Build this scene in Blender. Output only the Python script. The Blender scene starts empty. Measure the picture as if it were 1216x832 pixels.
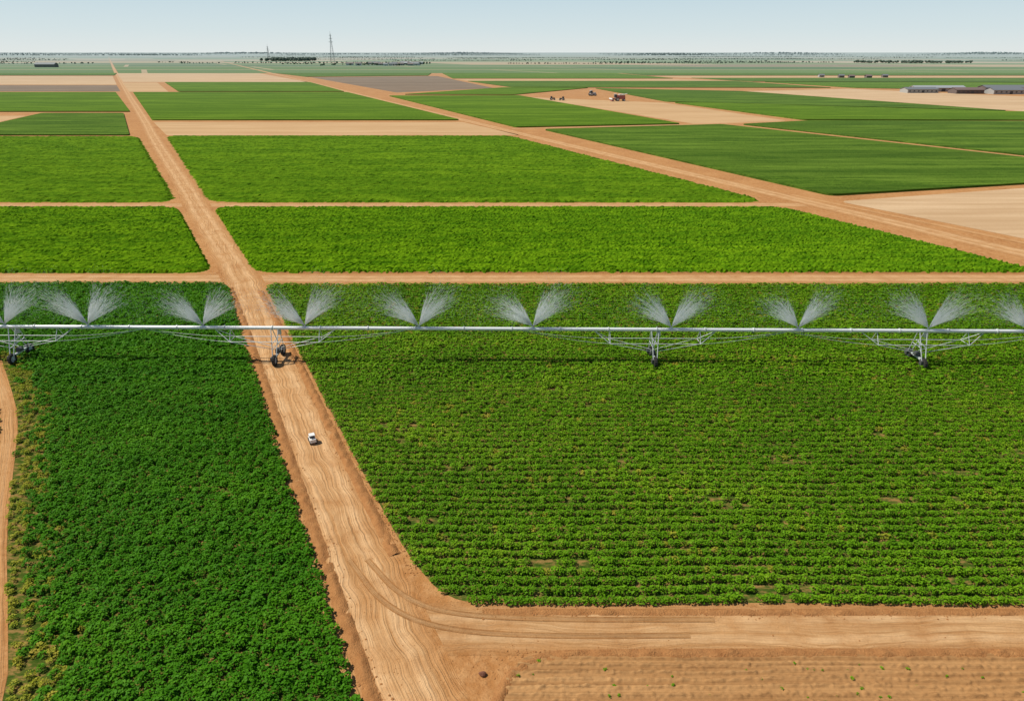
import bpy, bmesh, math, random
import numpy as np
from mathutils import Vector, Matrix, noise
random.seed(7); rng=np.random.default_rng(7)
scene=bpy.context.scene
COL=scene.collection

# ---------------------------------------------------------------- node helpers
def S(nt,sock,val):
    if isinstance(val,bpy.types.NodeSocket): nt.links.new(val,sock)
    else: sock.default_value=val
def N(nt,typ,ins=None,out=0,**props):
    n=nt.nodes.new(typ)
    for k,v in props.items(): setattr(n,k,v)
    for k,v in (ins or {}).items(): S(nt,n.inputs[k],v)
    return n.outputs[out]
def MIX(nt,f,a,b,bt='MIX'):
    n=nt.nodes.new('ShaderNodeMix'); n.data_type='RGBA'; n.blend_type=bt
    S(nt,n.inputs[0],f); S(nt,n.inputs[6],a); S(nt,n.inputs[7],b)
    return n.outputs[2]
def MA(nt,op,a,b=0.0,c=0.0,clamp=False):
    return N(nt,'ShaderNodeMath',{0:a,1:b,2:c},operation=op,use_clamp=clamp)
def MR(nt,v,a,b,c=0.0,d=1.0):
    return N(nt,'ShaderNodeMapRange',{0:v,1:a,2:b,3:c,4:d})
def RAMP(nt,f,stops,interp='LINEAR'):
    n=nt.nodes.new('ShaderNodeValToRGB'); n.color_ramp.interpolation=interp
    e=n.color_ramp.elements
    while len(e)<len(stops): e.new(0.5)
    for i,(p,c) in enumerate(stops):
        e[i].position=p; e[i].color=(c[0],c[1],c[2],1)
    S(nt,n.inputs[0],f); return n.outputs[0]
def POS(nt): return N(nt,'ShaderNodeNewGeometry')
def VM(nt,v,scale):
    return N(nt,'ShaderNodeVectorMath',{0:v,1:scale},operation='MULTIPLY')
def NOISE(nt,vec,scale,detail=4,rough=.55):
    return N(nt,'ShaderNodeTexNoise',{'Vector':vec,'Scale':scale,'Detail':detail,'Roughness':rough})
def c4(c): return (c[0],c[1],c[2],1)
HAZE_PAINT=(.31,.375,.375)
def paint_haze(nt,col,L=4400.0):  # hazy air painted into the base colour, stronger with distance from the origin
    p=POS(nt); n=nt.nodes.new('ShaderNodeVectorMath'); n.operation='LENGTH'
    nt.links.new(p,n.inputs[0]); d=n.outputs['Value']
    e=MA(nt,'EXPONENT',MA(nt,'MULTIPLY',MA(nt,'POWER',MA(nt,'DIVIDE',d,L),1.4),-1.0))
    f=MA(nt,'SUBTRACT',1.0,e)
    return MIX(nt,f,col,c4(HAZE_PAINT))
def mat(name,rough=.9,spec=.15):
    m=bpy.data.materials.new(name); m.use_nodes=True
    nt=m.node_tree; b=nt.nodes['Principled BSDF']
    b.inputs['Roughness'].default_value=rough
    b.inputs['Specular IOR Level'].default_value=spec
    return m,nt,b
def bump(nt,b,h,strength=.5,dist=.05):
    S(nt,b.inputs['Normal'],N(nt,'ShaderNodeBump',{'Strength':strength,'Distance':dist,'Height':h}))
def simple(name,col,rough=.6,metal=0,var=.15,sc=3.0,hz=False):
    m,nt,b=mat(name,rough,.4)
    p=POS(nt); f=NOISE(nt,p,sc)
    c=MIX(nt,f,c4([x*(1-var) for x in col]),c4([min(1,x*(1+var)) for x in col]))
    if hz: c=paint_haze(nt,c)
    S(nt,b.inputs['Base Color'],c); b.inputs['Metallic'].default_value=metal
    return m

# ---------------------------------------------------------------- dirt
def dirt_col(nt,p):
    a=NOISE(nt,p,.09,5,.6); b=NOISE(nt,p,1.1,6,.65); c=NOISE(nt,p,7.0,4,.6)
    col=RAMP(nt,a,[(.3,(.34,.145,.046)),(.55,(.42,.20,.070)),(.75,(.49,.255,.10))])
    col=MIX(nt,MR(nt,b,.40,.70,0,.8),col,c4((.54,.30,.13)))
    col=MIX(nt,MR(nt,c,.56,.72,0,.7),col,c4((.20,.085,.030)))
    return col,b,c

m_ground,nt,b=mat('soil_ground',.95,.05)
p=POS(nt)
col,nb,nc=dirt_col(nt,p)
sep=nt.nodes.new('ShaderNodeSeparateXYZ'); nt.links.new(p,sep.inputs[0])
X,Y=sep.outputs[0],sep.outputs[1]
yc=MA(nt,'FLOOR',MA(nt,'DIVIDE',Y,330.0))
wn=N(nt,'ShaderNodeTexWhiteNoise',{'W':yc},out=0,noise_dimensions='1D')
xs=MA(nt,'ADD',MA(nt,'MULTIPLY_ADD',Y,.5,X),MA(nt,'MULTIPLY',wn,900.0))
xd=MA(nt,'DIVIDE',xs,780.0); xc=MA(nt,'FLOOR',xd)
cv=N(nt,'ShaderNodeCombineXYZ',{0:xc,1:yc,2:0.0})
w2=N(nt,'ShaderNodeTexWhiteNoise',{'Vector':cv},out=0,noise_dimensions='2D')
patch=RAMP(nt,w2,[(0,(.085,.16,.025)),(.2,(.11,.19,.035)),(.36,(.46,.32,.18)),(.50,(.06,.13,.03)),(.64,(.16,.2,.06)),(.72,(.50,.38,.24)),(.86,(.10,.17,.04)),(.94,(.24,.175,.11))],'CONSTANT')
fx=MA(nt,'FRACT',xd); fy=MA(nt,'FRACT',MA(nt,'DIVIDE',Y,330.0))
lane=MA(nt,'MAXIMUM',MA(nt,'LESS_THAN',fx,.015),MA(nt,'LESS_THAN',fy,.07))
patch=MIX(nt,lane,patch,c4((.45,.32,.19)))
big=NOISE(nt,p,.0009,3)
patch=MIX(nt,MR(nt,big,.35,.65,0,.3),patch,c4((.1,.17,.05)))
far=MR(nt,Y,1370,1380)
ncol=MIX(nt,far,col,patch)
S(nt,b.inputs['Base Color'],paint_haze(nt,ncol))
h=MA(nt,'ADD',nb,MA(nt,'MULTIPLY',nc,.35)); bump(nt,b,h,.8,.2)

def road_mat(name,streak=26.0,light=(.60,.365,.175),mid=(.42,.215,.082),hz=True,dirtside=.30,soft=0.0):
    m,nt,b=mat(name,.93,.05)
    p=POS(nt); base,nb,nc=dirt_col(nt,p)
    uv0=N(nt,'ShaderNodeUVMap')
    # wheels wander: bend the streaks sideways along the road
    wv=NOISE(nt,VM(nt,p,(.11,.11,1)),1.0,3)
    off=N(nt,'ShaderNodeCombineXYZ',{0:MA(nt,'MULTIPLY',MA(nt,'SUBTRACT',wv,.5),.42),1:0.0,2:0.0})
    uv=N(nt,'ShaderNodeVectorMath',{0:uv0,1:off},operation='ADD')
    sp=nt.nodes.new('ShaderNodeSeparateXYZ'); nt.links.new(uv0,sp.inputs[0])
    wob=NOISE(nt,p,.16,3)
    cen=MA(nt,'SUBTRACT',sp.outputs[0],.5)
    a=MA(nt,'ABSOLUTE',MA(nt,'ADD',cen,MA(nt,'MULTIPLY',MA(nt,'SUBTRACT',wob,.5),.16)))
    a0=MA(nt,'ABSOLUTE',cen)
    st=NOISE(nt,VM(nt,uv,(streak,.07,1)),1.0,5,.6)
    st2=NOISE(nt,VM(nt,uv,(streak*2.0,.22,1)),1.0,4,.65)
    surf=MIX(nt,MR(nt,st,.36,.60),c4(mid),c4(light))
    surf=MIX(nt,MR(nt,st2,.50,.68,0,.75),surf,c4((.27,.125,.045)))
    rut=RAMP(nt,a,[(0.0,(.35,)*3),(.09,(.05,)*3),(.15,(1,)*3),(.21,(1,)*3),(.27,(.1,)*3),(.4,(0,)*3)])
    surf=MIX(nt,MA(nt,'MULTIPLY',rut,.65),surf,c4((.67,.43,.225)))
    surf=MIX(nt,MR(nt,NOISE(nt,p,.35,6,.65),.40,.68,soft,max(.75,soft)),surf,base)
    edge=MA(nt,'ADD',a0,MA(nt,'MULTIPLY',MA(nt,'SUBTRACT',nb,.5),.30))
    f=MR(nt,edge,dirtside-.03,.43)
    col=MIX(nt,f,surf,base)
    if hz: col=paint_haze(nt,col)
    S(nt,b.inputs['Base Color'],col)
    h=MA(nt,'ADD',MA(nt,'MULTIPLY',st,1.4),MA(nt,'ADD',MA(nt,'MULTIPLY',nb,.5),MA(nt,'MULTIPLY',nc,.25)))
    bump(nt,b,h,.8,.2)
    return m
m_road=road_mat('dirt_road_surface')
m_track=road_mat('wheel_track_surface',8.0,(.60,.37,.18),(.50,.275,.115),False,.10,.35)
m_berm,nt,b=mat('berm_soil',.97,.05)
p=POS(nt); n1=NOISE(nt,p,1.5,6,.7); n2=NOISE(nt,p,9,4,.6)
S(nt,b.inputs['Base Color'],MIX(nt,MR(nt,n2,.4,.7),RAMP(nt,n1,[(.3,(.30,.125,.042)),(.65,(.46,.225,.085))]),c4((.36,.17,.065))))
bump(nt,b,MA(nt,'ADD',n1,n2),.8,.15)

def bare_mat(name,c1,c2,c3,period=2.2,longp=14.0):
    m,nt,b=mat(name,.95,.05)
    p=POS(nt)
    a=NOISE(nt,VM(nt,p,(.03,.16,1)),1.0,5,.6)
    s=NOISE(nt,VM(nt,p,(.02,1/period,1)),1.0,3,.6)
    l=NOISE(nt,VM(nt,p,(.004,1/longp,1)),1.0,4,.65)
    f=NOISE(nt,p,1.3,5,.6)
    c=MIX(nt,MR(nt,a,.35,.65),c4(c1),c4(c2))
    c=MIX(nt,MR(nt,s,.45,.7,0,.8),c,c4(c3))
    c=MIX(nt,MR(nt,l,.48,.66,0,.7),c,c4(c3))
    c=MIX(nt,MR(nt,f,.5,.8,0,.5),c,c4(c3))
    S(nt,b.inputs['Base Color'],paint_haze(nt,c)); bump(nt,b,MA(nt,'ADD',s,f),.6,.15)
    return m
m_tan=bare_mat('bare_field_tan',(.52,.33,.165),(.58,.39,.21),(.42,.25,.115))
m_pink=bare_mat('bare_field_pale',(.54,.37,.215),(.60,.43,.26),(.43,.275,.145),4,20)
m_brown=bare_mat('bare_field_brown',(.20,.145,.10),(.26,.19,.13),(.15,.105,.07),5,30)
m_till=bare_mat('tilled_soil',(.38,.20,.078),(.46,.26,.11),(.23,.11,.040),.35,1.1)

def crop_sheet_mat(name,dark,mid,light,rowp=2.4,fs=.7,bd=.8,bs=.6,rx=.03,longp=16.0,ls=.6):
    m,nt,b=mat(name,.95,.0)
    p=POS(nt)
    rows=NOISE(nt,VM(nt,p,(rx,1/rowp*1.2,1)),1.0,3,.6)
    lng=NOISE(nt,VM(nt,p,(.0035,1/longp,1)),1.0,4,.65)
    fine=NOISE(nt,p,fs,6,.7)
    big=NOISE(nt,VM(nt,p,(.012,.03,1)),1.0,5,.65)
    c=MIX(nt,MR(nt,fine,.35,.62),c4(dark),c4(mid))
    c=MIX(nt,MR(nt,rows,.40,.60,0,.8),c,c4(light))
    c=MIX(nt,MR(nt,lng,.44,.60,0,ls),c,c4(dark))
    c=MIX(nt,MR(nt,big,.45,.70,0,bs),c,c4([x*.5+y*.5 for x,y in zip(dark,mid)]))
    c=paint_haze(nt,c)
    S(nt,b.inputs['Base Color'],c); bump(nt,b,MA(nt,'ADD',rows,fine),1.0,bd)
    return m
m_g1=crop_sheet_mat('crop_green_mid',(.048,.11,.004),(.10,.19,.008),(.155,.26,.016),4)
m_g2=crop_sheet_mat('crop_green_cool',(.036,.085,.007),(.085,.165,.013),(.145,.24,.026),5)
m_bright=crop_sheet_mat('crop_green_bright',(.030,.105,.001),(.095,.215,.002),(.165,.31,.005),1.3,1.9,.25,.35,.25,9,.3)
m_bright2=crop_sheet_mat('crop_green_bright_far',(.042,.115,.001),(.10,.21,.003),(.16,.285,.007),2.6,1.0,.5,.4,.12,12,.45)
m_floor,nt,b=mat('crop_field_floor',.95,.0)
p=POS(nt); f=NOISE(nt,VM(nt,p,(.9,2.0,1)),1.0,6,.7)
S(nt,b.inputs['Base Color'],RAMP(nt,f,[(.38,(.03,.07,.008)),(.50,(.08,.10,.018)),(.60,(.26,.16,.055))]))

# ---------------------------------------------------------------- mesh helpers
def obj_from(name,verts,faces,mats,parent=None,smooth=False):
    me=bpy.data.meshes.new(name); me.from_pydata([tuple(v) for v in verts],[],faces); me.update()
    if not isinstance(mats,(list,tuple)): mats=[mats]
    for m in mats: me.materials.append(m)
    if smooth:
        for f in me.polygons: f.use_smooth=True
    o=bpy.data.objects.new(name,me); COL.objects.link(o)
    if parent: o.parent=parent
    return o
def empty(name,loc=(0,0,0)):
    o=bpy.data.objects.new(name,None); o.location=loc; COL.objects.link(o); return o
def rounded(poly,r=3.0,n=5):
    out=[]; L=len(poly)
    for i in range(L):
        p=Vector(poly[i]); a=Vector(poly[i-1]); c=Vector(poly[(i+1)%L])
        da=(a-p); dc=(c-p)
        ra=min(r,da.length*.4); rc=min(r,dc.length*.4)
        s=p+da.normalized()*ra; e=p+dc.normalized()*rc
        for k in range(n+1):
            t=k/n; q=s*(1-t)**2+p*2*t*(1-t)+e*t*t; out.append((q.x,q.y))
    return out
def inside(poly,x,y):
    x=np.asarray(x);y=np.asarray(y);c=np.zeros(x.shape,bool);n=len(poly);j=n-1
    for i in range(n):
        xi,yi=poly[i];xj,yj=poly[j]
        if yi!=yj:
            c^=((yi>y)!=(yj>y))&(x<(xj-xi)*(y-yi)/(yj-yi)+xi)
        j=i
    return c
def slab(name,poly,z,h,m,r=3.0):
    pl=rounded(poly,r); n=len(pl)
    area=sum(pl[i][0]*pl[(i+1)%n][1]-pl[(i+1)%n][0]*pl[i][1] for i in range(n))
    if area<0: pl=pl[::-1]
    if h<=0:
        return obj_from(name,[(x,y,z) for x,y in pl],[list(range(n))],m)
    v=[(x,y,z) for x,y in pl]+[(x,y,z+h) for x,y in pl]
    f=[[n+i for i in range(n)]]+[[i,(i+1)%n,n+(i+1)%n,n+i] for i in range(n)]
    return obj_from(name,v,f,m)
def canopy(name,poly,dx,dy,row,H,amp,m,r):
    """a crop canopy seen from afar: one relief mesh with plant rows and ragged tops"""
    pl=rounded(poly,r); xa=[q[0] for q in pl]; ya=[q[1] for q in pl]
    ys=np.arange(min(ya)-dy,max(ya)+dy,dy); lim=.70*(max(ya)+15.7)+25
    xs_=np.arange(max(min(xa)-dx,-lim),min(max(xa)+dx,lim),dx)
    GX,GY=np.meshgrid(xs_,ys); jx=rng.uniform(-.3,.3,GX.shape)*dx; jy=rng.uniform(-.3,.3,GX.shape)*dy
    GX=GX+jx; GY=GY+jy
    ins=inside(pl,GX,GY)
    Z=H+amp*.6*np.cos(2*np.pi*(GY+.15*np.sin(GX*.3))/row)+amp*rng.uniform(-1,1,GX.shape)
    Z=np.where(ins,np.maximum(Z,.08),.002)
    a=ins[:-1,:-1]|ins[1:,:-1]|ins[:-1,1:]|ins[1:,1:]
    idx=np.arange(GX.size).reshape(GX.shape)
    q=np.stack([idx[:-1,:-1][a],idx[:-1,1:][a],idx[1:,1:][a],idx[1:,:-1][a]],1)
    used=np.unique(q); remap=-np.ones(GX.size,int); remap[used]=np.arange(len(used))
    V=np.stack([GX.ravel()[used],GY.ravel()[used],Z.ravel()[used]],1)
    return obj_from(name,V.tolist(),remap[q].tolist(),m)
def resample(pts,step):
    out=[Vector(pts[0])]
    for a,b_ in zip(pts[:-1],pts[1:]):
        a=Vector(a); b_=Vector(b_); n=max(1,int((b_-a).length/step))
        for k in range(1,n+1): out.append(a.lerp(b_,k/n))
    return out
def smoothp(pts,it=2):
    pts=[Vector(p) for p in pts]
    for _ in range(it):
        q=[pts[0]]
        for a,b_ in zip(pts[:-1],pts[1:]): q+= [a.lerp(b_,.25),a.lerp(b_,.75)]
        q.append(pts[-1]); pts=q
    return pts
def ribbon(name,pts,w,z,m,step=4.0,prof=None,nz=0.0,it=1,parent=None):
    P=resample(smoothp([(x,y,0) for x,y in pts],it),step); n=len(P)
    prof=prof or [(-.5,0),(.5,0)]
    k=len(prof); V=[];F=[];U=[];s=0
    for i,pp in enumerate(P):
        t=(P[min(i+1,n-1)]-P[max(i-1,0)]).normalized(); nn=Vector((t.y,-t.x,0))
        if i: s+=(P[i]-P[i-1]).length
        for (a,hz_) in prof:
            q=pp+nn*(a*w); zz=z+hz_
            if nz and hz_>0:
                zz+=hz_*nz*noise.noise((q.x*1.3,q.y*1.3,3))*1.5
                q=q+nn*(noise.noise((q.x*.8,q.y*.8,9))*.25)
            V.append((q.x,q.y,max(zz,z))); U.append((a+.5,s))
    for i in range(n-1):
        for j in range(k-1):
            a=i*k+j; F.append([a,a+1,a+k+1,a+k])
    o=obj_from(name,V,F,m,parent,smooth=(k>2))
    uvl=o.data.uv_layers.new(name='UVMap')
    for l in o.data.loops: uvl.data[l.index].uv=U[l.vertex_index]
    o.data.update()
    if o.data.polygons[0].normal.z<0: o.data.flip_normals()
    return o
class MB:
    """mesh builder: parts joined into one object"""
    def __init__(s): s.v=[];s.f=[];s.mi=[]
    def add(s,v,f,mi=0):
        o=len(s.v); s.v+= [tuple(x) for x in v]; s.f+=[[i+o for i in q] for q in f]; s.mi+=[mi]*len(f)
    def box(s,c,d,mi=0,rz=0.0,taper=1.0):
        x,y,z=d[0]/2,d[1]/2,d[2]/2; R=Matrix.Rotation(rz,3,'Z'); vs=[]
        for sz,k in ((-1,1),(1,taper)):
            for sx,sy in ((-1,-1),(1,-1),(1,1),(-1,1)):
                vs.append(R@Vector((sx*x*k,sy*y*k,sz*z))+Vector(c))
        s.add(vs,[[0,3,2,1],[4,5,6,7],[0,1,5,4],[1,2,6,5],[2,3,7,6],[3,0,4,7]],mi)
    def cyl(s,a,b_,r,n=8,mi=0,r2=None):
        a=Vector(a);b_=Vector(b_);d=(b_-a).normalized();r2=r if r2 is None else r2
        u=d.orthogonal().normalized(); w=d.cross(u)
        vs=[a+(u*math.cos(t)+w*math.sin(t))*r for t in [2*math.pi*i/n for i in range(n)]]
        vs+=[b_+(u*math.cos(t)+w*math.sin(t))*r2 for t in [2*math.pi*i/n for i in range(n)]]
        s.add(vs,[[i,(i+1)%n,n+(i+1)%n,n+i] for i in range(n)]+[list(range(n))[::-1],[n+i for i in range(n)]],mi)
    def wheel(s,c,axis,R,w,mi=0,mh=1,lugs=16):
        c=Vector(c);ax=Vector(axis).normalized();u=ax.orthogonal().normalized();q=ax.cross(u)
        prof=[(R*.62,-w/2),(R*.9,-w/2),(R,-w*.3),(R,w*.3),(R*.9,w/2),(R*.62,w/2)]
        n=24;vs=[]
        for i in range(n):
            t=2*math.pi*i/n
            for r,h in prof: vs.append(c+(u*math.cos(t)+q*math.sin(t))*r+ax*h)
        k=len(prof)
        s.add(vs,[[i*k+j,i*k+(j+1)%k,((i+1)%n)*k+(j+1)%k,((i+1)%n)*k+j] for i in range(n) for j in range(k)],mi)
        for i in range(lugs):
            t=2*math.pi*i/lugs; d=(u*math.cos(t)+q*math.sin(t))
            s.cyl(c+d*R*1.0-ax*w*.48,c+d*R*1.02+ax*w*.48,R*.05,4,mi)
        s.cyl(c-ax*w*.25,c+ax*w*.25,R*.62,16,mh); s.cyl(c-ax*w*.4,c+ax*w*.4,R*.18,8,mh)
    def obj(s,name,mats,parent=None,smooth=False):
        o=obj_from(name,s.v,s.f,mats,parent,smooth)
        for p_,mi in zip(o.data.polygons,s.mi): p_.material_index=mi
        return o

# ---------------------------------------------------------------- ground
G=70000
obj_from('ground',[(-G,-2000,0),(G,-2000,0),(G,G,0),(-G,G,0)],[[0,1,2,3]],m_ground)

# ---------------------------------------------------------------- crop fields
left_near=[(-3.5,17),(-9.3,29.4),(-17.7,46.6),(-38.0,88.7),(-48.4,110.7),(-150,110.7),(-110,60),(-75,17)]
right_near=[(-4.2,37.1),(-8.2,42.5),(-15.45,57),(-30.3,87),(-42.0,110.4),(135,110.4),(120,37.1)]
r2_left=[(-53.5,117),(-84.6,172.2),(-230,172.2),(-190,117)]
r2_right=[(-45.5,117),(-75.0,172.2),(68.0,172.2),(94.5,117)]
r3_left=[(-88.6,179.6),(-173.5,329),(-400,329),(-290,179.6)]
r3_right=[(-78.8,179.6),(-160.5,331.9),(-1.2,331.9),(67.0,179.6)]
for pl,r in ((left_near,3.5),(right_near,4.5)):
    slab('crop_field',pl,.004,0,m_floor,r)
for pl in (r2_left,r2_right): canopy('crop_field',pl,.42,.33,1.3,.42,.18,m_bright,5)
for pl in (r3_left,r3_right): canopy('crop_field',pl,.9,.65,2.6,.45,.18,m_bright2,7)
far_fields=[
 ('bare_field',[(-163,336),(-201.5,403),(-28,403),(4,338)],m_tan,0),
 ('crop_field',[(-207,413),(-368,708),(-160,708),(-30,413)],m_g1,.6),
 ('crop_field',[(-330,722),(-450,950),(-262,950),(-166,722)],m_g1,.6),
 ('bare_field',[(-379,722),(-505,950),(-460,950),(-340,722)],m_tan,0),
 ('bare_field',[(-512,965),(-735,1370),(-470,1370),(-268,965)],m_pink,0),
 ('bare_field',[(-270,335),(-300,445),(-520,445),(-420,335)],m_tan,0),
 ('crop_field',[(-180,335),(-248,460),(-300,460),(-266,335)],m_g2,.6),
 ('crop_field',[(-251,474),(-385,708),(-760,708),(-560,474)],m_g1,.6),
 ('bare_field',[(-392,730),(-470,870),(-1000,870),(-900,730)],m_brown,0),
 ('bare_field',[(-478,885),(-660,1215),(-1150,1215),(-950,885)],m_pink,0),
 ('crop_field',[(-668,1235),(-735,1370),(-1400,1370),(-1300,1235)],m_g2,.6),
 ('crop_field',[(87,187.5),(152,205.5),(330,255),(194,252),(113,386),(16,360)],m_g2,.6),
 ('bare_field',[(86,180.5),(152,201),(330,248),(330,100),(120,120)],m_pink,0),
 ('crop_field',[(202,254),(345,258),(420,400),(170,408),(124,387)],m_g2,.6),
 ('crop_field',[(2,372),(92,390),(6,655),(-110,650)],m_g1,.6),
 ('bare_field',[(100,392),(158,412),(118,562),(14,636)],m_tan,0),
 ('crop_field',[(168,414),(420,410),(600,470),(330,472),(150,558),(125,560)],m_g1,.6),
 ('crop_field',[(122,573),(330,480),(228,728),(90,790)],m_g2,.6),
 ('bare_field',[(340,478),(640,478),(640,640),(455,642),(362,785),(236,735)],m_pink,0),
 ('bare_field',[(-112,708),(-20,800),(-123,1210),(-315,1150)],m_brown,0),
 ('crop_field',[(-100,672),(2,668),(84,800),(-10,805)],m_g1,.6),
 ('crop_field',[(0,815),(350,800),(300,990),(-60,990)],m_g2,.6),
 ('bare_field',[(-62,1003),(300,1003),(240,1080),(-85,1080)],m_tan,0),
 ('crop_field',[(-88,1092),(240,1092),(190,1370),(-130,1370)],m_g1,.6),
 ('crop_field',[(375,800),(700,660),(1000,900),(330,960)],m_g1,.6),
 ('crop_field',[(320,975),(1000,915),(1100,1110),(270,1110)],m_g2,.6),
 ('bare_field',[(260,1122),(1100,1122),(1150,1220),(230,1220)],m_tan,0),
 ('crop_field',[(225,1232),(1150,1232),(1250,1370),(205,1370)],m_g2,.6),
 ('crop_field',[(-326,1165),(-140,1225),(-150,1370),(-440,1370)],m_g2,.6),
]
for nm,pl,m_,h_ in far_fields: slab(nm,pl,.02 if h_==0 else .004,h_,m_,3.0)

# ---------------------------------------------------------------- roads
main=[(4,10),(-1.5,20),(-5.5,28),(-8.4,34),(-13.6,45),(-20,58.6),(-34,87),(-45.3,110.5),(-50.3,120),(-77.6,169),(-86,185),(-165,327),(-203,398),(-374,708),(-739,1375),(-1080,2000),(-3290,6060)]
ribbon('dirt_road',main,6.6,.014,m_road,3.0)
ribbon('dirt_road',[(-190,113.9),(-60,113.9),(-20,113.7),(40,113.9),(170,113.9)],5.6,.008,m_road)
ribbon('dirt_road',[(-290,176),(-80,175.8),(70,176),(84,178)],5.6,.008,m_road)
diag=[(112,108),(101,127),(76.8,181.8),(-2.5,358),(-139,668),(-275,985),(-450,1375),(-1300,3300)]
ribbon('dirt_road',diag,7.5,.020,m_road,4)
ribbon('wheel_track',[(116,118),(104.5,140),(83,179),(77,190)],2.4,.028,m_track,3)
ribbon('dirt_road',[(-9,34.9),(-3,35.3),(5,35.1),(40,35),(130,35)],4.8,.008,m_road,2)
ribbon('dirt_road',[(114,391),(198,253),(300,90)],5.5,.008,m_road)
ribbon('dirt_road',[(0,366),(95,389),(165,410),(430,404)],5.0,.026,m_road)
ribbon('dirt_path',[(-66,79),(-60.3,72.1),(-53.6,63.7),(-47.8,54.1),(-41.9,44.4),(-35.8,35.6),(-31.6,29.4),(-27,18)],1.8,.02,m_track,1.5)
ribbon('wheel_track',[(-12.6,42),(-9.2,37.2),(-5,35.0),(2,34.4),(12,34.5)],.5,.024,m_track,.6,it=3)
ribbon('wheel_track',[(-11.2,42),(-8.0,38.0),(-4.2,36.3),(3,35.9),(14,35.9)],.5,.032,m_track,.6,it=3)
# soil berms along the lane edges
bp=[(-.5,0),(-.3,.07),(-.1,.16),(.1,.17),(.3,.08),(.5,0)]
ribbon('soil_berm',[(-2.6,17),(-8.4,29.4),(-16.8,46.6),(-37.1,88.7),(-47,108.5)],1.1,.001,m_berm,.35,bp,1.2,0)
ribbon('soil_berm',[(-9.2,42.5),(-16.4,57),(-31.2,87),(-41.5,107)],1.0,.001,m_berm,.35,bp,1.2,0)
ribbon('soil_berm',[(-2.0,36.6),(20,36.6),(60,36.6)],.7,.001,m_berm,.35,[(a,h*.6) for a,h in bp],1.2,0)
ribbon('soil_berm',[(-39,110),(0,110),(100,110)],.8,.001,m_berm,.6,[(a,h*.8) for a,h in bp],1.2,0)
ribbon('soil_berm',[(-42,117.0),(0,116.9),(95,116.8)],.8,.001,m_berm,.6,bp,1.2,0)
ribbon('soil_berm',[(-2.9,20),(-1.3,28),(-.3,31.2),(1.6,32.7),(5,33.0),(50,33.0)],.8,.03,m_berm,.3,[(a,h*.8) for a,h in bp],1.4,2)

# tilled ground in the near right corner: real furrows
till=rounded([(-2.4,12),(-.6,29.0),(.1,32.9),(80,32.9),(80,12)],2.6,6)
gx=np.arange(-3,46,.12); gy=np.arange(20,33.2,.07)
GX,GY=np.meshgrid(gx,gy); ok=inside(till,GX+.12*np.sin(GY*9),GY+.08*np.sin(GX*5))
V=[];
for j in range(len(gy)):
    for i in range(len(gx)):
        x=gx[i];y=gy[j]
        amp=.045+.05*(.5+.5*noise.noise((x*.15,y*.5,7)))
        h=.08+amp*math.sin(2*math.pi*(y+.35*noise.noise((x*.2,y*.3,0)))/.55)+.09*noise.noise((x*.9,y*3.2,1))+.13*noise.noise((x*4.0,y*5.0,2))
        e=min(1,(32.95-y)/.5)
        V.append((x,y,max(.045,.045+(h-.045)*max(0,e))))
W_=len(gx);F=[]
for j in range(len(gy)-1):
    for i in range(W_-1):
        if ok[j,i]: F.append([j*W_+i,j*W_+i+1,(j+1)*W_+i+1,(j+1)*W_+i])
obj_from('tilled_field',V,F,m_till,smooth=True)

# ---------------------------------------------------------------- plants
def leaf_mat(name,stops):
    m,nt,b=mat(name,.6,.10)
    p=POS(nt)
    at=nt.nodes.new('ShaderNodeAttribute'); at.attribute_name='tint'
    nb=NOISE(nt,VM(nt,p,(.05,.11,0)),1.0,4,.65)
    f=MA(nt,'ADD',MA(nt,'MULTIPLY',nb,.75),MA(nt,'MULTIPLY',at.outputs['Fac'],.28))
    c=RAMP(nt,f,stops)
    S(nt,b.inputs['Base Color'],c)
    tr=nt.nodes.new('ShaderNodeBsdfTranslucent'); nt.links.new(c,tr.inputs['Color'])
    ms=nt.nodes.new('ShaderNodeMixShader'); ms.inputs[0].default_value=.30
    nt.links.new(b.outputs[0],ms.inputs[1]); nt.links.new(tr.outputs[0],ms.inputs[2])
    nt.links.new(ms.outputs[0],nt.nodes['Material Output'].inputs['Surface'])
    return m
lm_dark=leaf_mat('leaf_deep_green',[(.25,(.032,.150,.003)),(.55,(.070,.24,.005)),(.85,(.14,.345,.010))])
lm_mid=leaf_mat('leaf_mid_green',[(.25,(.070,.205,.004)),(.55,(.145,.325,.008)),(.85,(.32,.46,.020))])
lm_yel=leaf_mat('leaf_yellow_green',[(.3,(.17,.27,.015)),(.55,(.34,.35,.03)),(.8,(.52,.40,.065))])
def plant_arr(seed,nleaf,R,H,leaf):
    r=random.Random(seed); V=[]
    for i in range(nleaf):
        a=r.uniform(0,2*math.pi); rr=R*math.sqrt(r.random()); 
        top=H*math.sqrt(max(0,1-(rr/R)**2*.75)); z=top*(1-.55*r.random()**2)
        c=Vector((math.cos(a)*rr,math.sin(a)*rr,z))
        out=Vector((math.cos(a),math.sin(a),0))
        d=(out*r.uniform(.4,1.1)+Vector((r.uniform(-.6,.6),r.uniform(-.6,.6),r.uniform(-.5,.6)))).normalized()
        side=d.cross(Vector((r.uniform(-.3,.3),r.uniform(-.3,.3),1))).normalized()
        up=side.cross(d); L=leaf*r.uniform(.7,1.35); w=L*.42
        V+= [c-d*L*.5,c+side*w+up*w*.35,c+d*L*.6-up*L*.15,c-side*w+up*w*.35]
    return np.array([tuple(v) for v in V]),nleaf
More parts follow.
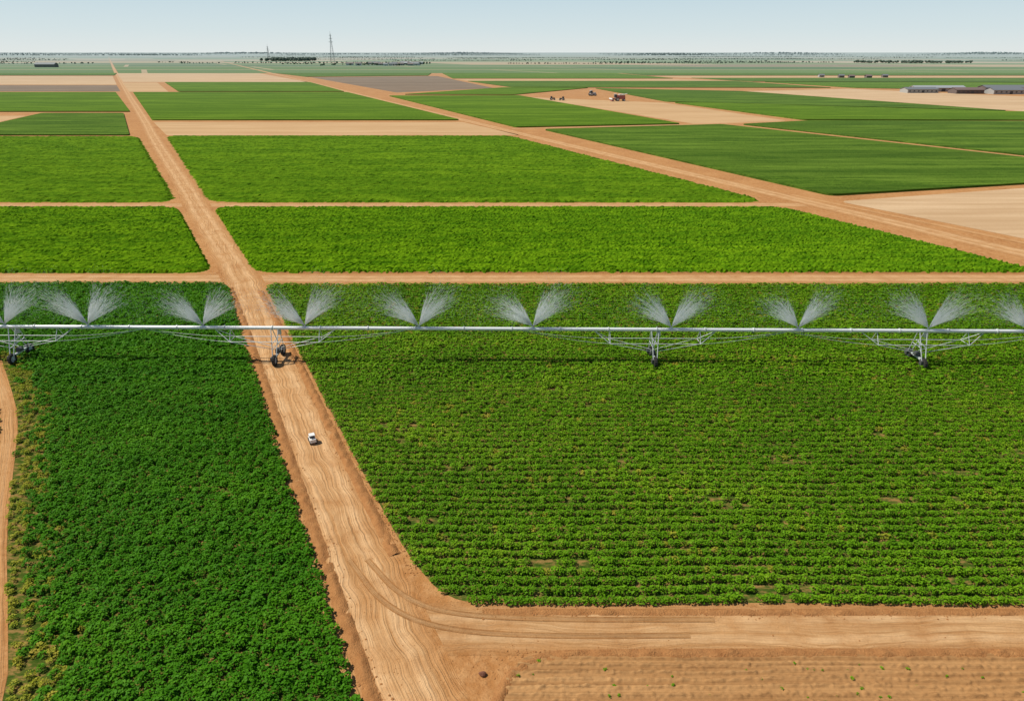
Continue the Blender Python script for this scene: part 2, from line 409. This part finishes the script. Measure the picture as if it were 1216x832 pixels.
def plants(name,A,mats,seed,nleaf,R,H,leaf,k=6,parent=None,z0=0.0):
    """A: rows of x,y,size.  Every plant is a real leafy clump; all are joined in one mesh"""
    n=len(A); idx=rng.integers(0,k,n); VV=[];TT=[]
    for j in range(k):
        base,nl=plant_arr(seed+j,nleaf,R,H,leaf); q=A[idx==j]
        if not len(q): continue
        a=rng.uniform(0,2*np.pi,len(q)); ca=np.cos(a)[:,None];sa=np.sin(a)[:,None]; s=q[:,2][:,None]
        x=(base[None,:,0]*ca-base[None,:,1]*sa)*s+q[:,0][:,None]
        y=(base[None,:,0]*sa+base[None,:,1]*ca)*s+q[:,1][:,None]
        z=base[None,:,2]*s*rng.uniform(.8,1.15,(len(q),1))+z0
        VV.append(np.stack([x,y,z],2).reshape(-1,3))
        t=rng.random((len(q),1))*.6+.4*rng.random((len(q),nl))
        TT.append(np.repeat(t,4,axis=1).reshape(-1))
    V=np.concatenate(VV).astype(np.float32); T=np.concatenate(TT).astype(np.float32)
    me=bpy.data.meshes.new(name); nv=len(V); nf=nv//4
    me.vertices.add(nv); me.vertices.foreach_set('co',V.ravel())
    me.loops.add(nv); me.loops.foreach_set('vertex_index',np.arange(nv,dtype=np.int32))
    me.polygons.add(nf); me.polygons.foreach_set('loop_start',np.arange(0,nv,4,dtype=np.int32))
    me.update(calc_edges=True)
    at=me.attributes.new('tint','FLOAT','POINT'); at.data.foreach_set('value',T)
    me.materials.append(mats)
    o=bpy.data.objects.new(name,me); COL.objects.link(o)
    if parent: o.parent=parent
    return o
def instancer(name,pts,mesh,parent,child):
    V=[];F=[]
    ang=rng.uniform(0,2*math.pi,len(pts))
    for (x,y,z,s),a in zip(pts,ang):
        ca=math.cos(a)*s/2*math.sqrt(2); sa=math.sin(a)*s/2*math.sqrt(2); o=len(V)
        V+=[(x+ca,y+sa,z),(x-sa,y+ca,z),(x-ca,y-sa,z),(x+sa,y-ca,z)]; F.append([o,o+1,o+2,o+3])
    me=bpy.data.meshes.new(name); me.from_pydata(V,[],F); me.update()
    o=bpy.data.objects.new(name,me); COL.objects.link(o); o.parent=parent
    o.instance_type='FACES'; o.use_instance_faces_scale=True; o.instance_faces_scale=1.0
    o.show_instancer_for_render=False; o.show_instancer_for_viewport=False
    c=bpy.data.objects.new(child,mesh); COL.objects.link(c); c.parent=o
    return o
path=resample([Vector((x,y,0)) for x,y in [(-66,79),(-60.3,72.1),(-53.6,63.7),(-47.8,54.1),(-41.9,44.4),(-35.8,35.6),(-31.6,29.4),(-27,18)]],1.0)
PX=np.array([p_.x for p_ in path]);PY=np.array([p_.y for p_ in path])
def pathdist(x,y): return np.sqrt(((x[:,None]-PX)**2+(y[:,None]-PY)**2).min(1))
def grow(poly,row,step,jx,jy,r=3.0,smin=.8,smax=1.25,gap=0.0):
    pl=rounded(poly,r); ys=[q[1] for q in pl]; xs_=[q[0] for q in pl]
    out=[]
    for y in np.arange(min(ys)+row*.45,max(ys)-row*.2,row):
        lim=.70*(y+15.7)+9
        x=np.arange(max(min(xs_),-lim),min(max(xs_),lim),step)
        if not len(x): continue
        yy=y+rng.normal(0,jy,len(x))+.12*np.sin(x*.21+y*.1); xx=x+rng.uniform(-jx,jx,len(x))
        k=inside(pl,xx,yy); xx=xx[k];yy=yy[k]
        s=rng.uniform(smin,smax,len(xx))
        out.append(np.stack([xx,yy,s],1))
    A=np.concatenate(out)
    nv=np.array([noise.noise((q[0]*.13,q[1]*.7,5))+.5*noise.noise((q[0]*.6,q[1]*1.1,8)) for q in A])
    A[:,2]*=1+.15*nv
    if gap>0:
        near=np.clip((80-A[:,1])/35,0.25,1)
        thr=.40+(1-gap)*.3
        drop=(nv>thr)&(rng.random(len(A))<.75*near)
        A=A[~drop]
    return A
crops=empty('crop_plants')
A=grow(left_near,.60,.46,.2,.13,3.5,smin=.72,smax=1.22)
d=pathdist(A[:,0],A[:,1])
A=A[d>1.0]; d=d[d>1.0]
side=np.array([a[0]>np.interp(a[1],PY[::-1],PX[::-1]) for a in A])
yel=side&(d<3.2+rng.normal(0,.9,len(d)))
Ay=A[yel]; Ay=Ay[rng.random(len(Ay))<.6]; Ay[:,2]*=.75
plants('yellowing_rows',Ay,lm_yel,11,40,.36,.56,.17,4,crops)
B=A[~yel]; n_=B[:,1]<72
plants('deep_green_rows',B[n_],lm_dark,21,50,.36,.56,.17,8,crops)
plants('deep_green_far_rows',B[~n_],lm_dark,31,26,.38,.56,.25,6,crops)
A=grow(right_near,1.0,.40,.14,.045,4.5,smin=.80,smax=1.06,gap=.8)
yy=rng.random(len(A))<(.02+.10*np.array([max(0,noise.noise((a[0]*.1,a[1]*.3,4))) for a in A]))
plants('pale_rows',A[yy],lm_yel,41,36,.34,.5,.17,4,crops)
B=A[~yy]; n_=B[:,1]<72
plants('mid_green_rows',B[n_],lm_mid,51,50,.375,.60,.165,8,crops)
plants('mid_green_far_rows',B[~n_],lm_mid,61,26,.40,.58,.25,6,crops)
n=110; xs_=rng.uniform(0,34,n); ys=np.round(rng.uniform(24,32.3,n)/.62)*.62+rng.normal(0,.12,n)
k=inside(till,xs_,ys)
plants('seedlings',np.stack([xs_[k],ys[k],rng.uniform(.35,.95,k.sum())],1),lm_mid,71,16,.14,.16,.11,4,None,.07)

# clods and pebbles along the lanes
def rock_mesh(name,seed,m):
    bm=bmesh.new(); bmesh.ops.create_icosphere(bm,subdivisions=2,radius=.5)
    for v in bm.verts:
        v.co*= 1+.35*noise.noise(v.co*2.2+Vector((seed,0,0)))
        v.co.z*=.65; v.co.x*=1.15
    me=bpy.data.meshes.new(name); bm.to_mesh(me); bm.free(); me.materials.append(m); return me
P=[]
def edge_scatter(pts,w,nn,smin,smax):
    Q=resample([Vector((x,y,0)) for x,y in pts],.5)
    for _ in range(nn):
        q=random.choice(Q); P.append((q.x+random.gauss(0,w),q.y+random.gauss(0,w),.01,random.uniform(smin,smax)*random.random()**.7+.02))
edge_scatter([(-2.6,17),(-8.4,29.4),(-16.8,46.6),(-37.1,88.7)],.45,1500,.05,.20)
edge_scatter([(-7.2,40.5),(-16.4,57),(-31.2,87)],.4,1100,.05,.18)
edge_scatter([(-2,36.5),(45,36.5)],.22,700,.05,.16)
edge_scatter([(-1,32.9),(45,32.9)],.3,700,.05,.14)
edge_scatter([(0,30),(30,30)],1.5,900,.05,.14)
edge_scatter([(-39,110.2),(90,110.2)],.4,400,.1,.25)
edge_scatter([(-5,28),(-8.4,34),(-20,58)],1.6,450,.03,.09)
instancer('clods',P,rock_mesh('clod',3,m_berm),empty('soil_clods'),'clod')
m_rock=simple('reddish_stone',(.17,.07,.04),.9)
o=bpy.data.objects.new('rock',rock_mesh('rock',12,m_rock)); COL.objects.link(o); o.location=(-1.87,31.3,.12); o.scale=(.42,.38,.5)

# ---------------------------------------------------------------- irrigation machine
m_galv=simple('galvanised_steel',(.62,.65,.65),.45,.25,.1)
m_pipe=simple('pale_pipe_metal',(.78,.82,.82),.4,.1,.06)
m_tyre=simple('tyre_rubber',(.03,.028,.026),.9)
m_dark=simple('dark_gearbox',(.07,.07,.07),.6)
irr=empty('irrigation_machine')
def py(x): return 79.1-.0125*x
ZP=4.4
mb=MB()
X0,X1=-150,150
xs_=np.arange(X0,X1+.1,6.0)
for a,b_ in zip(xs_[:-1],xs_[1:]):
    mb.cyl((a,py(a),ZP),(b_,py(b_),ZP),.23,12,0)
    mb.cyl((b_-.06,py(b_),ZP),(b_+.06,py(b_),ZP),.31,12,1)
mb.obj('main_pipe',[m_pipe,m_galv],irr,False)
towers=[-106,-62.8,-29.7,17.8,50.9,96]
for ti,tx in enumerate(towers):
    mb=MB(); ty=py(tx)
    mb.box((tx,ty,1.0),(.24,4.0,.22),0)
    for sy in (-1.7,1.7):
        mb.wheel((tx+.0,ty+sy,.68),(1,0,0),.68,.38,1,0)
        mb.box((tx-.32,ty+sy,.85),(.26,.5,.5),2)
    mb.box((tx+.0,ty,1.35),(.55,.8,.5),2,taper=.85)
    for sx in (-.9,.9):
        for sy in (-1.6,1.6):
            mb.cyl((tx+sx*.25,ty+sy,1.05),(tx+sx*.5,ty+sy*.12,ZP-.1),.06,6,0)
        mb.cyl((tx+sx*.4,ty-.95,2.5),(tx+sx*.4,ty+.95,2.5),.04,6,0)
    mb.cyl((tx-.3,ty-1.2,1.9),(tx+.4,ty+.9,2.6),.035,5,0)
    mb.box((tx+.5,ty,ZP-.55),(.4,.3,.6),0)
    mb.obj('drive_tower',[m_galv,m_tyre,m_dark],irr)
    mb=MB()
    zl=ZP-1.55
    for sy in (-.9,.9):
        L=[(-7.6,ZP-.15,0),(-5.6,zl,1),(5.6,zl,1),(7.6,ZP-.15,0)]
        pr=[Vector((tx+dx,py(tx+dx)+sy*w*1.0,z)) for dx,z,w in L]
        for a,b_ in zip(pr[:-1],pr[1:]): mb.cyl(a,b_,.045,6,0)
        for pp in pr[1:-1]: mb.cyl(pp,(pp.x,py(pp.x),ZP-.1),.045,6,0)
        for q in (-5.6,5.6): mb.cyl((tx+q,py(tx)+sy,zl),(tx+q*.05,py(tx)+sy*.4,1.6),.04,6,0)
        for sd in (-1,1):
            prev=None
            for k_ in range(9):
                t=k_/8; xx=tx+sd*(5.6+11*t); zz=zl+(ZP-.2-zl)*(t**1.6)
                cur=Vector((xx,py(xx)+sy*(1-t),zz))
                if prev is not None: mb.cyl(prev,cur,.022,5,0)
                prev=cur
    for dx in (-5.6,0,5.6):
        mb.cyl((tx+dx,py(tx+dx)-.9,zl),(tx+dx,py(tx+dx)+.9,zl),.04,5,0)
    mb.obj('truss',[m_galv],irr)
# water sprays
m_water,nt,b=mat('water_spray_drops',.5,.3)
S(nt,b.inputs['Base Color'],RAMP(nt,NOISE(nt,POS(nt),4.0,2),[(0,(.90,.93,.93)),(1,(.97,.98,.98))]))
tr=nt.nodes.new('ShaderNodeBsdfTranslucent'); tr.inputs[0].default_value=(.95,.97,.97,1)
ms=nt.nodes.new('ShaderNodeMixShader'); ms.inputs[0].default_value=.5
nt.links.new(b.outputs[0],ms.inputs[1]); nt.links.new(tr.outputs[0],ms.inputs[2]); nt.links.new(ms.outputs[0],nt.nodes['Material Output'].inputs['Surface'])
def spray_mesh(seed):
    r=random.Random(seed); V=[];F=[]
    def quad(a,b_,w):
        d=(b_-a).normalized(); q=d.cross(Vector((r.uniform(-.3,.3),1,r.uniform(-.3,.3)))).normalized()*w/2
        o=len(V); V.extend([a-q,a+q,b_+q,b_-q]); F.append([o,o+1,o+2,o+3])
    for lobe in (-1,1):
        lo,hi=(22,62) if lobe<0 else (16,58)
        jets=[lo+(hi-lo)*(i_+r.uniform(.2,.8))/7 for i_ in range(7)]
        for i in range(520):
            if r.random()<.5: tilt=r.choice(jets)+r.gauss(0,1.2)
            else: tilt=lo+(hi-lo)*r.betavariate(1.3,1.3)
            ed=1-abs((tilt-(lo+hi)/2)/((hi-lo)/2))
            tilt=math.radians(tilt); yaw=r.gauss(0,.14)
            d=Vector((lobe*math.sin(tilt)*math.cos(yaw),math.sin(tilt)*math.sin(yaw),math.cos(tilt)))
            v=r.uniform(12.5,14.5); T=(.40+.14*max(0,ed))*r.uniform(.55,1.15)
            pos=lambda t:d*v*t+Vector((0,0,-4.9*t*t))
            n=14
            for k_ in range(n):
                t0=T*k_/n; t1=T*(k_+1)/n
                if r.random()<.12+(k_/n)**1.0*.8: continue
                w=.0135
                j=Vector((r.gauss(0,.08),r.gauss(0,.08),r.gauss(0,.05)))*(k_/n)
                quad(pos(t0)+j,pos(t1)+j,w)
        for i in range(1500):
            tilt=math.radians(r.uniform(lo-4,hi+10)); yaw=r.gauss(0,.3); t=r.uniform(.12,.72)
            d=Vector((lobe*math.sin(tilt)*math.cos(yaw),math.sin(tilt)*math.sin(yaw),math.cos(tilt)))
            c=d*13*t+Vector((0,0,-4.9*t*t))+Vector((r.gauss(0,.25),r.gauss(0,.25),r.gauss(0,.25)))
            quad(c,c+Vector((0,0,.03)),.024)
    me=bpy.data.meshes.new('water_spray'); me.from_pydata([tuple(v) for v in V],[],F); me.update(); me.materials.append(m_water); return me
sm=[spray_mesh(s) for s in (1,2,3,4,5,6)]
noz=MB()
for i,x in enumerate([-78.1,-63.7,-53.2,-38.7,-25.9,-11.6,2.6,19.8,35.5,51.5,63.6,78.5]):
    o=bpy.data.objects.new('water_spray',sm[i%6]); COL.objects.link(o)
    o.location=(x,py(x),ZP+.35); o.rotation_euler=(random.uniform(-.1,.1),random.uniform(-.06,.06),random.uniform(-.15,.15)); 
    s=random.uniform(.98,1.12); o.scale=(s,s,s*random.uniform(.95,1.05))
    noz.cyl((x,py(x),ZP+.1),(x,py(x),ZP+.38),.05,8,0)
    noz.cyl((x,py(x),ZP+.3),(x,py(x),ZP+.38),.11,8,0)
noz.obj('sprinkler_heads',[m_galv],irr)

# ---------------------------------------------------------------- small utility vehicle on the road
m_white=simple('white_paint',(.74,.74,.71),.4,0,.04)
m_glass=simple('dark_glass',(.03,.035,.04),.15)
uv_=empty('utility_vehicle',(-20.1,59.4,.02)); uv_.rotation_euler=(0,0,math.radians(26)); uv_.scale=(.64,.64,.68)
mb=MB()
mb.box((0,.0,.48),(.95,1.9,.30),0,taper=.94); mb.box((0,.62,.68),(.86,.55,.16),0,taper=.85)
mb.box((0,-.62,.72),(.90,.60,.22),0); mb.box((0,-.08,1.32),(.90,1.0,.07),0,taper=.93)
mb.obj('body',[m_white],uv_)
mb=MB()
for sx in (-.4,.4):
    mb.cyl((sx,.42,.7),(sx*.95,.3,1.3),.028,6,0); mb.cyl((sx,-.45,.7),(sx*.95,-.42,1.3),.028,6,0)
mb.box((0,.38,1.0),(.76,.03,.5),1); mb.box((0,-.1,.72),(.7,.4,.2),2); mb.box((0,-.3,.9),(.7,.1,.32),2)
mb.obj('cab_frame',[m_white,m_glass,m_dark],uv_)
mb=MB()
for sx in (-.45,.45):
    for sy in (-.62,.62): mb.wheel((sx,sy,.27),(1,0,0),.27,.2,0,1,12)
mb.obj('wheels',[m_tyre,m_dark],uv_)
# ---------------------------------------------------------------- farm machines, buildings
m_red=simple('red_paint',(.36,.09,.07),.5,hz=True); m_wht=simple('white_panel',(.7,.7,.68),.6,hz=True)
m_dk=simple('dark_parts',(.05,.05,.055),.7,hz=True)
def tractor(x,y,m_,rz=0,s=1.0):
    e=empty('tractor',(x,y,.02)); e.rotation_euler[2]=rz; e.scale=(s,s,s)
    mb=MB(); mb.box((1.2,0,1.35),(2.4,.9,.9),0,taper=.9); mb.box((-.6,0,1.2),(1.4,1.0,.6),0)
    mb.box((-.7,0,2.1),(1.4,1.4,1.3),1,taper=.88); mb.box((-.7,0,2.82),(1.6,1.6,.14),0); mb.cyl((1.3,.3,1.8),(1.3,.3,2.7),.06,6,1)
    mb.obj('body',[m_,m_dk],e)
    mb=MB()
    for sy in (-.95,.95): mb.wheel((-.8,sy,.9),(0,1,0),.9,.5,0,1); mb.wheel((1.9,sy*.9,.6),(0,1,0),.6,.35,0,1)
    mb.obj('wheels',[m_dk,m_wht],e)
tractor(33,596,m_dk,.2,1.0); tractor(41,592,m_dk,2.8,1.0); tractor(72,655,m_wht,.5,1.6)
e=empty('combine_harvester',(87,583,.02)); e.rotation_euler[2]=math.radians(188); e.scale=(1.3,)*3
mb=MB(); mb.box((0,0,2.3),(5.5,2.9,2.2),0,taper=.93); mb.box((-.6,0,3.7),(3.2,2.6,.7),1,taper=1.1)
mb.box((3.2,0,3.0),(1.4,2.2,1.9),2,taper=.9); mb.box((3.2,0,4.0),(1.7,2.4,.15),1)
mb.box((4.4,0,1.3),(1.6,1.2,.8),0,taper=.8); mb.box((5.5,0,.75),(1.1,6.4,.9),0,taper=.85); mb.cyl((5.9,-3.1,1.3),(5.9,3.1,1.3),.5,8,1)
mb.cyl((-.5,1.5,3.8),(-3.6,2.2,4.4),.18,8,1)
mb.obj('body',[m_red,m_wht,m_dk],e)
mb=MB()
for sy in (-1.5,1.5): mb.wheel((2.0,sy,1.0),(0,1,0),1.0,.7,0,1); mb.wheel((-2.1,sy,.65),(0,1,0),.65,.45,0,1)
mb.obj('wheels',[m_dk,m_wht],e)
def building(name,x,y,w,d_,h,rh,mw,mr,rz=0.0,open_=3):
    e=empty(name,(x,y,0)); e.rotation_euler[2]=rz
    mb=MB(); mb.box((0,0,h/2),(w,d_,h),0)
    mb.add([(-w/2,-d_/2,h),(-w/2,d_/2,h),(-w/2,0,h+rh)],[[0,1,2]],0); mb.add([(w/2,-d_/2,h),(w/2,d_/2,h),(w/2,0,h+rh)],[[0,2,1]],0)
    mb.obj('walls',[mw],e)
    ov=.5; mb=MB()
    for sy in (-1,1):
        a=[(-w/2-ov,sy*(d_/2+ov),h-rh*ov/(d_/2)+.06),(w/2+ov,sy*(d_/2+ov),h-rh*ov/(d_/2)+.06),(w/2+ov,0,h+rh+.06),(-w/2-ov,0,h+rh+.06)]
        t=[(q[0],q[1],q[2]+.2) for q in a]
        mb.add(a+t,[[0,1,2,3],[4,5,6,7],[0,1,5,4],[1,2,6,5],[3,0,4,7]],0)
    mb.obj('roof',[mr],e)
    mb=MB()
    for i in range(open_):
        xx=-w/2+(i+.5)*w/open_
        if i==open_//2: mb.box((xx,-d_/2-.05,h*.38),(min(4,w/open_*.6),.1,h*.76),0)
        else: mb.box((xx,-d_/2-.05,h*.55),(w/open_*.35,.1,h*.35),0)
    mb.obj('doors_and_windows',[m_dk],e)
m_w1=simple('wall_pale',(.38,.37,.35),.9,hz=True); m_w2=simple('wall_brown',(.13,.09,.08),.9,hz=True)
m_r1=simple('roof_grey',(.14,.15,.17),.7,hz=True); m_r2=simple('roof_brown',(.15,.09,.08),.8,hz=True); m_r3=simple('roof_light',(.32,.34,.36),.6,hz=True)
building('farm_shed',395,708,30,14,3.2,1.6,m_w1,m_r1,.03,7); building('farm_shed',432,694,26,14,3.4,1.8,m_w2,m_r2,0,6)
building('farm_shed',463,686,28,14,3.6,2.0,m_w1,m_r1,.0,6); building('farm_shed',499,694,32,14,3.2,1.6,m_w2,m_r2,0,6)
building('farm_shed',425,730,50,12,3.6,1.8,m_w1,m_r3,0,8); building('farm_shed',490,726,46,14,4,2.0,m_w2,m_r1,0,8)
building('farm_shed',545,705,44,14,4,2.0,m_w2,m_r2,0,8)
building('barn',-1215,1930,52,18,7,4,m_w2,m_r1,0,5)
for i in range(22):
    building('house',random.uniform(-520,-280),random.uniform(2150,2500),random.uniform(12,24),random.uniform(9,13),random.uniform(4,6),3,random.choice([m_w1,m_wht,m_w2]),random.choice([m_r1,m_r2,m_r3]),random.uniform(-.3,.3),4)
for i in range(6):
    building('house',480+random.uniform(-30,40)+i*16,1130+random.uniform(-20,25),8,6,3,1.6,random.choice([m_w1,m_w2]),random.choice([m_r1,m_r2]),0,3)
m_mast=simple('mast_steel',(.25,.25,.26),.6,hz=True)
def mast(x,y,H,w0,th=.5):
    mb=MB(); n=14; c=[(-1,-1),(1,-1),(1,1),(-1,1)]
    def q(i,k):
        t=i/n; w=w0*(1-t)**1.2+.8; return Vector((c[k%4][0]*w/2,c[k%4][1]*w/2,H*t))
    for i in range(n):
        for k in range(4):
            mb.cyl(q(i,k),q(i+1,k),th,4); mb.cyl(q(i,k),q(i+1,k+1),th*.5,4); mb.cyl(q(i+1,k),q(i+1,k+1),th*.5,4)
    for t,a in ((.72,11),(.84,8.5),(.94,6)): mb.box((0,0,H*t),(a*1.4,1,1),0)
    mb.cyl((0,0,H),(0,0,H+8),.3,5)
    o=mb.obj('lattice_mast',[m_mast]); o.location=(x,y,0)
mast(-643,2658,96,15,.42); mast(-1140,3480,62,11,.4)

# ---------------------------------------------------------------- distant trees
m_tree,nt,b=mat('distant_foliage',.9,.1)
f=NOISE(nt,POS(nt),.12,4); S(nt,b.inputs['Base Color'],paint_haze(nt,RAMP(nt,f,[(.35,(.018,.035,.018)),(.7,(.045,.075,.03))]),10000))
bm=bmesh.new(); bmesh.ops.create_icosphere(bm,subdivisions=1,radius=1)
iv=[v.co.copy() for v in bm.verts]; ifc=[[v.index for v in f_.verts] for f_ in bm.faces]; bm.free()
def trees(name,pts):
    V=[];F=[]
    for x,y,h in pts:
        for c in range(3):
            r=h*random.uniform(.28,.42); cx=x+random.uniform(-.35,.35)*h; cy=y+random.uniform(-.3,.3)*h; cz=h*random.uniform(.35,.75)
            o=len(V)
            for v in iv:
                k=1+random.uniform(-.28,.28); V.append((cx+v.x*r*k*1.2,cy+v.y*r*k,max(0,cz+v.z*r*k)))
            F+=[[i+o for i in f_] for f_ in ifc]
        o=len(V); V+=[(x-h*.04,y,0),(x+h*.04,y,0),(x,y,h*.5)]; F.append([o,o+1,o+2])
    obj_from(name,V,F,m_tree)
trees('tree_grove',[(random.uniform(-1100,-900),random.uniform(3200,3450),random.uniform(9,16)) for _ in range(120)])
trees('tree_grove',[(random.uniform(1250,1640),random.uniform(2600,2760),random.uniform(6,10)) for _ in range(150)])
trees('tree_grove',[(random.uniform(-560,-270),random.uniform(2120,2600),random.uniform(3,7)) for _ in range(70)])
T=[]
for _ in range(44):
    y=1800+5000*random.random(); x0=random.uniform(-.8,.8)*y; L=random.uniform(100,600)*(y/2500)
    for k in range(int(L/10)): T.append((x0+k*10+random.gauss(0,3),y+random.gauss(0,5),random.uniform(2.5,6)))
trees('hedgerow_trees',T)
T=[]
for yb in (9000,13000,19000):
    x=-.95*yb
    while x<.95*yb:
        w=noise.noise((x/yb*7,yb*.01,0))
        if w>-.15: T.append((x,yb+random.gauss(0,150),(7+20*max(0,w+.1))*random.uniform(.8,1.15)*(yb/9500)))
        x+=yb/900*random.uniform(.6,1.4)
trees('horizon_treeline',T)

# ---------------------------------------------------------------- light, sky, camera
sv=Vector((-.74,.12,1.0)).normalized()
el=math.asin(sv.z); az=math.atan2(sv.x,sv.y)
w=bpy.data.worlds.new('World'); scene.world=w; w.use_nodes=True; nt=w.node_tree
sky=nt.nodes.new('ShaderNodeTexSky'); sky.sky_type='NISHITA'; sky.sun_disc=False
sky.sun_elevation=el; sky.sun_rotation=az%(2*math.pi); sky.air_density=1.0; sky.dust_density=.6; sky.ozone_density=1.5
bg=nt.nodes['Background']; ST=.07; bg.inputs['Strength'].default_value=ST
tc=nt.nodes.new('ShaderNodeTexCoord'); sp=nt.nodes.new('ShaderNodeSeparateXYZ'); nt.links.new(tc.outputs['Generated'],sp.inputs[0])
hzc=RAMP(nt,MR(nt,sp.outputs[2],0.0,.12),[(0,(.77,.82,.81)),(.22,(.67,.775,.80)),(.6,(.55,.70,.775)),(1,(.44,.62,.73))])
hz3=N(nt,'ShaderNodeVectorMath',{0:hzc,1:(1/ST,)*3},operation='MULTIPLY')
fac=MR(nt,sp.outputs[2],.06,.20,.95,0)
nt.links.new(MIX(nt,fac,sky.outputs[0],hz3),bg.inputs['Color'])
L=bpy.data.lights.new('sun','SUN'); L.energy=5.0; L.angle=math.radians(.5); L.color=(1,.935,.82)
lo=bpy.data.objects.new('sun',L); COL.objects.link(lo); lo.rotation_euler=sv.to_track_quat('Z','Y').to_euler(); lo.location=(0,0,200)
cam=bpy.data.cameras.new('camera'); cam.lens=24; cam.sensor_width=36; cam.clip_start=.5; cam.clip_end=120000
co=bpy.data.objects.new('camera',cam); COL.objects.link(co); co.location=(0,0,36)
co.rotation_euler=(math.radians(90-23.58),0,0)
scene.camera=co
scene.view_settings.view_transform='Standard'; scene.view_settings.look='None'; scene.view_settings.exposure=0
